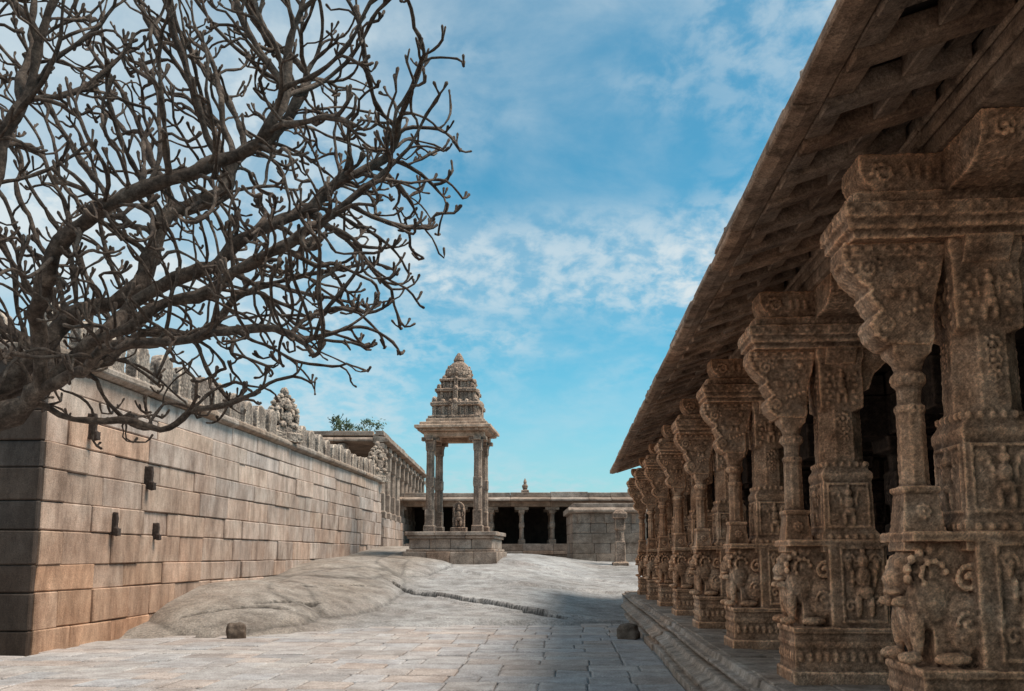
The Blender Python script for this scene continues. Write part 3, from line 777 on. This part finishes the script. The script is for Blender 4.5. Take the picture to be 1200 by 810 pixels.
while x>-9.3:
    w=random.uniform(1,2); mb.prism([(-0.35,zt+.08),(0.4,zt),(0.4,zt+.4),(-0.15,zt+.3),(-0.35,zt+.18)],x-w+.006,x-.006,'x',random.uniform(.8,1.1))
    mb.box(x-w+.006,x-.006,-0.1,0.3,zt+.38,zt+.62,None,.01); x-=w
mb.box(-9.5,-0.5,0.2,20,zt+.02,zt+.5,.7)
put('roof',mb.mesh('groof'),M_back,gp,bevel=.02)
mb=MB(); mb.box(-4.5,-4,1,20,z,zt,.5); put('inner_wall',mb.mesh('giw'),M_dark,gp)

# ------------------------------------------------------------------ loose stones
def rock(x,y,r,seed,label):
    bm=bmesh.new(); bmesh.ops.create_icosphere(bm,subdivisions=4,radius=1)
    for v in bm.verts:
        p=v.co.copy()
        m=max(abs(p.x),abs(p.y),abs(p.z)); q=p/m*0.8
        v.co=(p*0.35+q*0.65)*(1+0.25*noise.noise(p*1.3+Vector((seed,0,0)))+0.08*noise.noise(p*5))
        v.co.x*=r[0]; v.co.y*=r[1]; v.co.z*=r[2]
    me=bpy.data.meshes.new('loose_stone'); bm.to_mesh(me); bm.free()
    at=me.attributes.new('tone','FLOAT','FACE'); at.data.foreach_set('value',[0.42]*len(me.polygons))
    o=put('loose_stone',me,M_plinth,smooth=True,loc=(x,y,r[2]*0.62),rz=seed)
    o["label"]=label; o["category"]="stone"; o["group"]="loose stones lying on the courtyard"
rock(-5.3,17.3,(0.22,0.18,0.2),0.4,'rough brown granite block lying on the paving beside outcrop')
rock(2.25,17.3,(0.24,0.22,0.19),1.2,'small dark rounded stone beside the hall plinth')

# ------------------------------------------------------------------ bare tree
tree=thing('bare_tree','gnarled leafless frangipani tree with dense dark twisted branches','tree',loc=(-5.9,7.0,-0.03))
O=Vector((-5.9,7.0,-0.03))
nodes=[];par=[]
def limb(pts,start=None):
    last=start
    P=[Vector(p) for p in pts]
    if start is not None: P=[nodes[start]]+P
    for a,b in zip(P[:-1],P[1:]):
        n=max(1,int((b-a).length/0.1))
        for k in range(n+1):
            if k==0 and last is not None: continue
            p=a.lerp(b,k/n)
            sd=Vector((noise.noise(p*1.9),noise.noise(p*1.9+Vector((5,0,0))),noise.noise(p*1.9+Vector((0,9,0)))))*0.2
            p=p+sd+Vector((random.uniform(-1,1),random.uniform(-1,1),random.uniform(-1,1)))*0.014
            nodes.append(p); par.append(-1 if last is None else last); last=len(nodes)-1
    return last
def near(p):
    p=Vector(p); return min(range(len(nodes)),key=lambda i:(nodes[i]-p).length)
limb([(-5.9,7,-0.1),(-5.8,7,0.7),(-5.5,7,1.5),(-5.05,7,2.15)])
limb([(-4.5,6.95,2.5),(-4.0,6.9,2.72),(-3.7,6.85,2.95),(-3.35,6.8,3.3),(-2.9,6.7,3.5),(-2.3,6.6,3.7),(-1.7,6.5,4.05),(-1.2,6.45,4.35)],near((-5.05,7,2.15)))
limb([(-3.4,6.6,2.98),(-2.9,6.5,3.1),(-2.4,6.4,3.2),(-1.9,6.3,3.25),(-1.45,6.2,3.1)],near((-3.8,6.85,2.85)))
limb([(-3.35,7.1,2.62),(-2.95,7.2,2.66)],near((-3.9,6.9,2.75)))
limb([(-4.4,7.1,3.0),(-3.8,7.3,3.5),(-3.3,7.4,4.1),(-2.8,7.5,4.75),(-2.2,7.6,5.4),(-1.8,7.6,6.2)],near((-5.05,7,2.15)))
limb([(-3.1,7.1,3.75),(-2.5,7.2,4.05),(-1.9,7.2,4.5),(-1.3,7.3,4.9),(-0.9,7.3,5.4)],near((-3.4,6.8,3.25)))
limb([(-4.4,6.3,3.3),(-3.9,6.0,3.9),(-3.5,5.9,4.6)],near((-4.5,6.95,2.5)))
limb([(-3.5,6.3,3.6),(-3.0,6.0,4.0),(-2.3,5.9,4.35),(-1.6,5.9,4.8)],near((-3.75,6.85,2.95)))
limb([(-4.3,7.8,3.2),(-3.8,8.2,3.6),(-3.1,8.4,3.9),(-2.3,8.4,4.3)],near((-4.8,7.0,2.4)))
env_z=[2.3,2.65,2.9,3.15,3.4,3.8,4.3,4.9,5.5,6.1,6.8,7.6]
env_x=[-3.4,-2.7,-2.0,-1.05,-0.85,-0.75,-0.45,-0.4,-0.35,-0.9,-1.5,-2.6]
att=[]
while len(att)<4700:
    z=random.uniform(2.35,7.3); y=random.uniform(5.3,8.7); x=random.uniform(-7.0,-0.35)
    dy=abs(y-6.9)/1.9
    xm=itp(z,env_z,env_x)-0.8*dy**2
    if x>xm: continue
    lo=itp(x,[-7,-4.6,-3.8,-2.5,-0.5],[3.2,2.95,2.55,2.7,3.0])
    if z<lo: continue
    if z<3.3 and random.random()<0.4: continue
    if dy>1-0.25*max(0,(z-6.5)): continue
    if x<-4.8 and random.random()<0.6: continue
    if z>6.2 and random.random()<0.5: continue
    if noise.noise(Vector((x*0.9,y*0.9,z*0.9)))<-0.12 and random.random()<0.8: continue
    att.append((x,y,z))
A=np.array(att); alive=np.ones(len(A),bool)
N=np.array([tuple(p) for p in nodes])
D=np.full(len(A),1e9); NI=np.zeros(len(A),int)
def upd(start):
    for i in range(start,len(N)):
        d=np.linalg.norm(A-N[i],axis=1); m=d<D; D[m]=d[m]; NI[m]=i
upd(0)
step=0.075
prevj=[np.zeros(3) for _ in range(len(N))]
for it in range(180):
    act=alive&(D<1.0)
    if not act.any(): break
    idx=NI[act]; vec=A[act]-N[idx]; vec/=np.linalg.norm(vec,axis=1)[:,None]
    acc={}
    for i,v in zip(idx,vec): acc[i]=acc.get(i,0)+v
    newn=[];newp=[];nj=[]
    for i,v in acc.items():
        ln=np.linalg.norm(v)
        if ln<1e-3: continue
        v=v/ln
        if par[i]>=0:
            pd=N[i]-N[par[i]]; pl_=np.linalg.norm(pd)
            if pl_>0: v=v+1.0*pd/pl_
        # angular zigzag: mostly straight runs with sudden bends
        j=np.random.normal(0,0.75,3) if random.random()<0.16 else np.random.normal(0,0.10,3)
        v=v+np.array([0.14,0,0.30])+j
        v/=np.linalg.norm(v)
        newn.append(N[i]+v*step); newp.append(int(i)); nj.append(j)
    if not newn: break
    st_=len(N); N=np.vstack([N,np.array(newn)]); par+=newp; prevj+=nj
    upd(st_)
    alive&=D>0.15
    if len(N)>22000: break
par=np.array(par)
nN=len(N); ch=[[] for _ in range(nN)]
for i in range(nN):
    if par[i]>=0: ch[par[i]].append(i)
tips=[i for i in range(nN) if not ch[i] and par[i]>=0]
extra=[];ep=[]
base=nN
for i in tips:
    d=N[i]-N[par[i]]; d/=max(1e-6,np.linalg.norm(d))
    nf=random.choice((1,2,2,3))
    for k in range(nf):
        q=d*0.8+np.array([0,0,0.7])+np.random.normal(0,0.5,3); q/=np.linalg.norm(q)
        p0=N[i]; pi=i
        for m_ in range(random.choice((1,2,2))):
            q=q+np.array([0,0,0.35]); q/=np.linalg.norm(q)
            p0=p0+q*0.05; extra.append(p0); ep.append(pi); pi=base+len(extra)-1
N=np.vstack([N,np.array(extra)]); par=np.concatenate([par,np.array(ep)])
nN=len(N); ch=[[] for _ in range(nN)]
for i in range(nN):
    if par[i]>=0: ch[par[i]].append(i)
Ns=N.copy()
for i in range(base):
    if par[i]>=0 and ch[i]: Ns[i]=0.76*N[i]+0.12*N[par[i]]+0.12*np.mean(N[ch[i]],axis=0)
N=Ns
R=np.zeros(nN); EX=2.95; tip=0.0085
for i in range(nN-1,-1,-1):
    if not ch[i]: R[i]=tip
    else: R[i]=max(sum(R[c]**EX for c in ch[i])**(1/EX),tip)
R=np.minimum(R,0.15)
tr=MB(); bmx=MB()
def tube(mb,ids):
    pts=[Vector(N[i])-O for i in ids]; rs=[R[i] for i in ids]
    rs[0]=min(rs[0],rs[1]*1.2) if len(rs)>1 else rs[0]
    if not ch[ids[-1]]:
        d=(pts[-1]-pts[-2]).normalized(); rs[-1]=tip*1.5
        pts.append(pts[-1]+d*tip*1.3); rs.append(tip*0.6)
    ns=9 if max(rs)>0.05 else (6 if max(rs)>0.022 else 5)
    base=len(mb.v); up=None
    for k,p in enumerate(pts):
        d=(pts[min(k+1,len(pts)-1)]-pts[max(k-1,0)]).normalized()
        if up is None: up=d.orthogonal().normalized()
        up=(up-d*up.dot(d)).normalized(); sd=d.cross(up)
        kn=1+0.45*noise.noise(Vector((p.x*11,p.y*11,p.z*11)))
        for q in range(ns):
            a=2*math.pi*q/ns; r=rs[k]*kn*(1+0.28*noise.noise(Vector((p.x*6,p.y*6+q*1.3,p.z*6))))
            v=p+(up*math.cos(a)+sd*math.sin(a))*r; mb.v.append(tuple(v))
    for k in range(len(pts)-1):
        for q in range(ns):
            q2=(q+1)%ns; mb.f.append((base+k*ns+q,base+k*ns+q2,base+(k+1)*ns+q2,base+(k+1)*ns+q)); mb.t.append(1)
    e=base+(len(pts)-1)*ns; mb.f.append(tuple(e+q for q in range(ns))); mb.t.append(1)
stack=[(None,0)]
while stack:
    p,i=stack.pop()
    ids=[] if p is None else [p]
    cur=i
    while True:
        ids.append(cur)
        if not ch[cur]: break
        cs=sorted(ch[cur],key=lambda c:-R[c])
        for c in cs[1:]: stack.append((cur,c))
        cur=cs[0]
    if len(ids)>1: tube(tr if p is None else bmx,ids)
def mkm(mb,name):
    me=bpy.data.meshes.new(name); me.from_pydata(mb.v,[],mb.f); me.update(); return me
put('trunk',mkm(tr,'trunk'),M_bark,tree,smooth=True)
put('branches',mkm(bmx,'branches'),M_bark,tree,smooth=True)

def leafy(x,y,z0,h,r,label):
    e=thing('leafy_tree',label,'tree',loc=(x,y,z0))
    mb=MB(); mb.loft(0,0,[(0,0.3,'c'),(h*0.4,0.2,'c'),(h*0.75,0.12,'c')],n=8)
    for k in range(6):
        a=k*1.05; p=Vector((0,0,h*0.55)); q=Vector((math.cos(a)*r*.6,math.sin(a)*r*.6,h*0.85))
        i=len(mb.v); 
        for pp,rr in ((p,.1),(q,.03)):
            for s_ in range(4): mb.v.append((pp.x+rr*math.cos(s_*1.57),pp.y+rr*math.sin(s_*1.57),pp.z))
        for s_ in range(4): mb.f.append((i+s_,i+(s_+1)%4,i+4+(s_+1)%4,i+4+s_)); mb.t.append(1)
    put('trunk',mkm(mb,'tk'),M_bark,e)
    V=[];F=[]
    cl=[(random.gauss(0,r*.5),random.gauss(0,r*.5),h*.82+random.gauss(0,h*.09),random.uniform(.3,.8)) for _ in range(34)]
    for c in cl:
        for _ in range(90):
            d=Vector((random.gauss(0,1),random.gauss(0,1),random.gauss(0,.8)))*c[3]*.5
            p=Vector(c[:3])+d; u=Vector((random.gauss(0,1),random.gauss(0,1),random.gauss(0,1))).normalized(); w=u.orthogonal().normalized()
            L_=random.uniform(.08,.17); i=len(V)
            V+= [tuple(p-u*L_),tuple(p+w*L_*.4),tuple(p+u*L_),tuple(p-w*L_*.4)]; F.append((i,i+1,i+2,i+3))
    me=bpy.data.meshes.new('crown'); me.from_pydata(V,[],F)
    put('crown',me,M_leaf,e)
leafy(-12.4,66,1.5,10.4,2.4,'distant leafy green tree showing above the pavilion roof')

# ------------------------------------------------------------------ light & sky
EL=math.radians(60); AZ=math.radians(98)  # azimuth clockwise from +Y
sd=Vector((math.sin(AZ)*math.cos(EL),math.cos(AZ)*math.cos(EL),math.sin(EL)))
l=bpy.data.lights.new('sun','SUN'); l.energy=4.8; l.angle=math.radians(24); l.color=(1,0.88,0.75)
lo=bpy.data.objects.new('sun',l); lo.rotation_euler=sd.to_track_quat('Z','Y').to_euler(); link(lo)
w=bpy.data.worlds.new('World'); S.world=w; w.use_nodes=True; nt=w.node_tree; L=nt.links
bg=nt.nodes['Background']; bg.inputs[1].default_value=0.145
sky=nn(nt,'ShaderNodeTexSky',sky_type='NISHITA'); sky.sun_disc=False; sky.sun_elevation=EL; sky.sun_rotation=AZ
sky.air_density=1.0; sky.dust_density=0.6; sky.ozone_density=2.0
tint=nn(nt,'ShaderNodeMixRGB',blend_type='MULTIPLY'); tint.inputs[0].default_value=1; tint.inputs[2].default_value=(0.38,1.04,1.0,1)
L.new(sky.outputs[0],tint.inputs[1])
tc=nn(nt,'ShaderNodeTexCoord'); sp=nn(nt,'ShaderNodeSeparateXYZ'); L.new(tc.outputs['Generated'],sp.inputs[0])
def mth(op,a,b=None,clamp=False):
    n=nn(nt,'ShaderNodeMath',operation=op); n.use_clamp=clamp
    for i,v in enumerate((a,b)):
        if v is None: continue
        if isinstance(v,(int,float)): n.inputs[i].default_value=v
        else: L.new(v,n.inputs[i])
    return n.outputs[0]
zz=mth('ADD',mth('MAXIMUM',sp.outputs[2],0.0),0.25)
cx_=mth('DIVIDE',sp.outputs[0],zz); cy_=mth('DIVIDE',sp.outputs[1],zz)
cmb=nn(nt,'ShaderNodeCombineXYZ'); L.new(cx_,cmb.inputs[0]); L.new(cy_,cmb.inputs[1])
def cn(scale,det,rough,dist=0.0,off=(0,0,0),sc=(1,1,1)):
    mp=nn(nt,'ShaderNodeMapping'); mp.inputs['Location'].default_value=off; mp.inputs['Scale'].default_value=sc
    L.new(cmb.outputs[0],mp.inputs[0])
    n=nn(nt,'ShaderNodeTexNoise'); n.inputs['Scale'].default_value=scale; n.inputs['Detail'].default_value=det; n.inputs['Roughness'].default_value=rough; n.inputs['Distortion'].default_value=dist
    L.new(mp.outputs[0],n.inputs['Vector']); return n.outputs[0]
def mr(v,a,b,c=0,d=1):
    n=nn(nt,'ShaderNodeMapRange'); n.interpolation_type='SMOOTHSTEP'; L.new(v,n.inputs[0])
    for i,x in enumerate((a,b,c,d)): n.inputs[i+1].default_value=x
    return n.outputs[0]
Z=sp.outputs[2]
big=mr(cn(1.3,4,0.5,0.3,(3.1,1.2,0)),0.42,0.62)
fine=mr(cn(16.0,7,0.6,0.2,(1,2,0),(1,0.8,1)),0.36,0.64)
soft=mr(cn(3.2,8,0.6,0.3,(7,4,0)),0.40,0.74)
band=mth('MULTIPLY',mr(Z,0.235,0.30),mr(Z,0.40,0.33))
patch=mr(cn(1.9,3,0.5,0.3,(1.7,5.2,0)),0.30,0.52)
bandc=mth('MULTIPLY',mth('MULTIPLY',band,patch),mth('ADD',mth('MULTIPLY',fine,0.5),0.18))
top=mr(Z,0.36,0.6,0.0,0.26)
topc=mth('MULTIPLY',top,mth('ADD',soft,0.25))
cl=mth('ADD',mth('MULTIPLY',mth('MULTIPLY',big,fine),0.40),mth('MULTIPLY',soft,0.2),True)
cl=mth('ADD',mth('ADD',cl,bandc,True),topc,True)
left=mr(sp.outputs[0],-0.02,-0.45,0,0.5)
left2=mr(sp.outputs[0],-0.42,-0.9,0,0.5)  # extra sky brightness out of view, added as soft fill from the left
cl=mth('ADD',mth('ADD',cl,left,True),left2,True)
hz=mr(Z,0.0,0.26,0.6,0)
cm=nn(nt,'ShaderNodeMixRGB'); L.new(cl,cm.inputs[0]); L.new(tint.outputs[0],cm.inputs[1]); cm.inputs[2].default_value=(4.8,5.4,5.65,1)
hm=nn(nt,'ShaderNodeMixRGB'); L.new(hz,hm.inputs[0]); L.new(cm.outputs[0],hm.inputs[1]); hm.inputs[2].default_value=(3.5,4.15,4.8,1)
L.new(hm.outputs[0],bg.inputs[0])
S.view_settings.view_transform='Standard'; S.view_settings.look='None'; S.view_settings.exposure=0

# ------------------------------------------------------------------ camera
c=bpy.data.cameras.new('camera'); co=bpy.data.objects.new('camera',c); link(co); S.camera=co
c.sensor_width=36; c.lens=30.9; c.shift_y=0.0835; c.clip_end=3000
co.location=(0,0,1.6); co.rotation_euler=(math.radians(98),0,0)
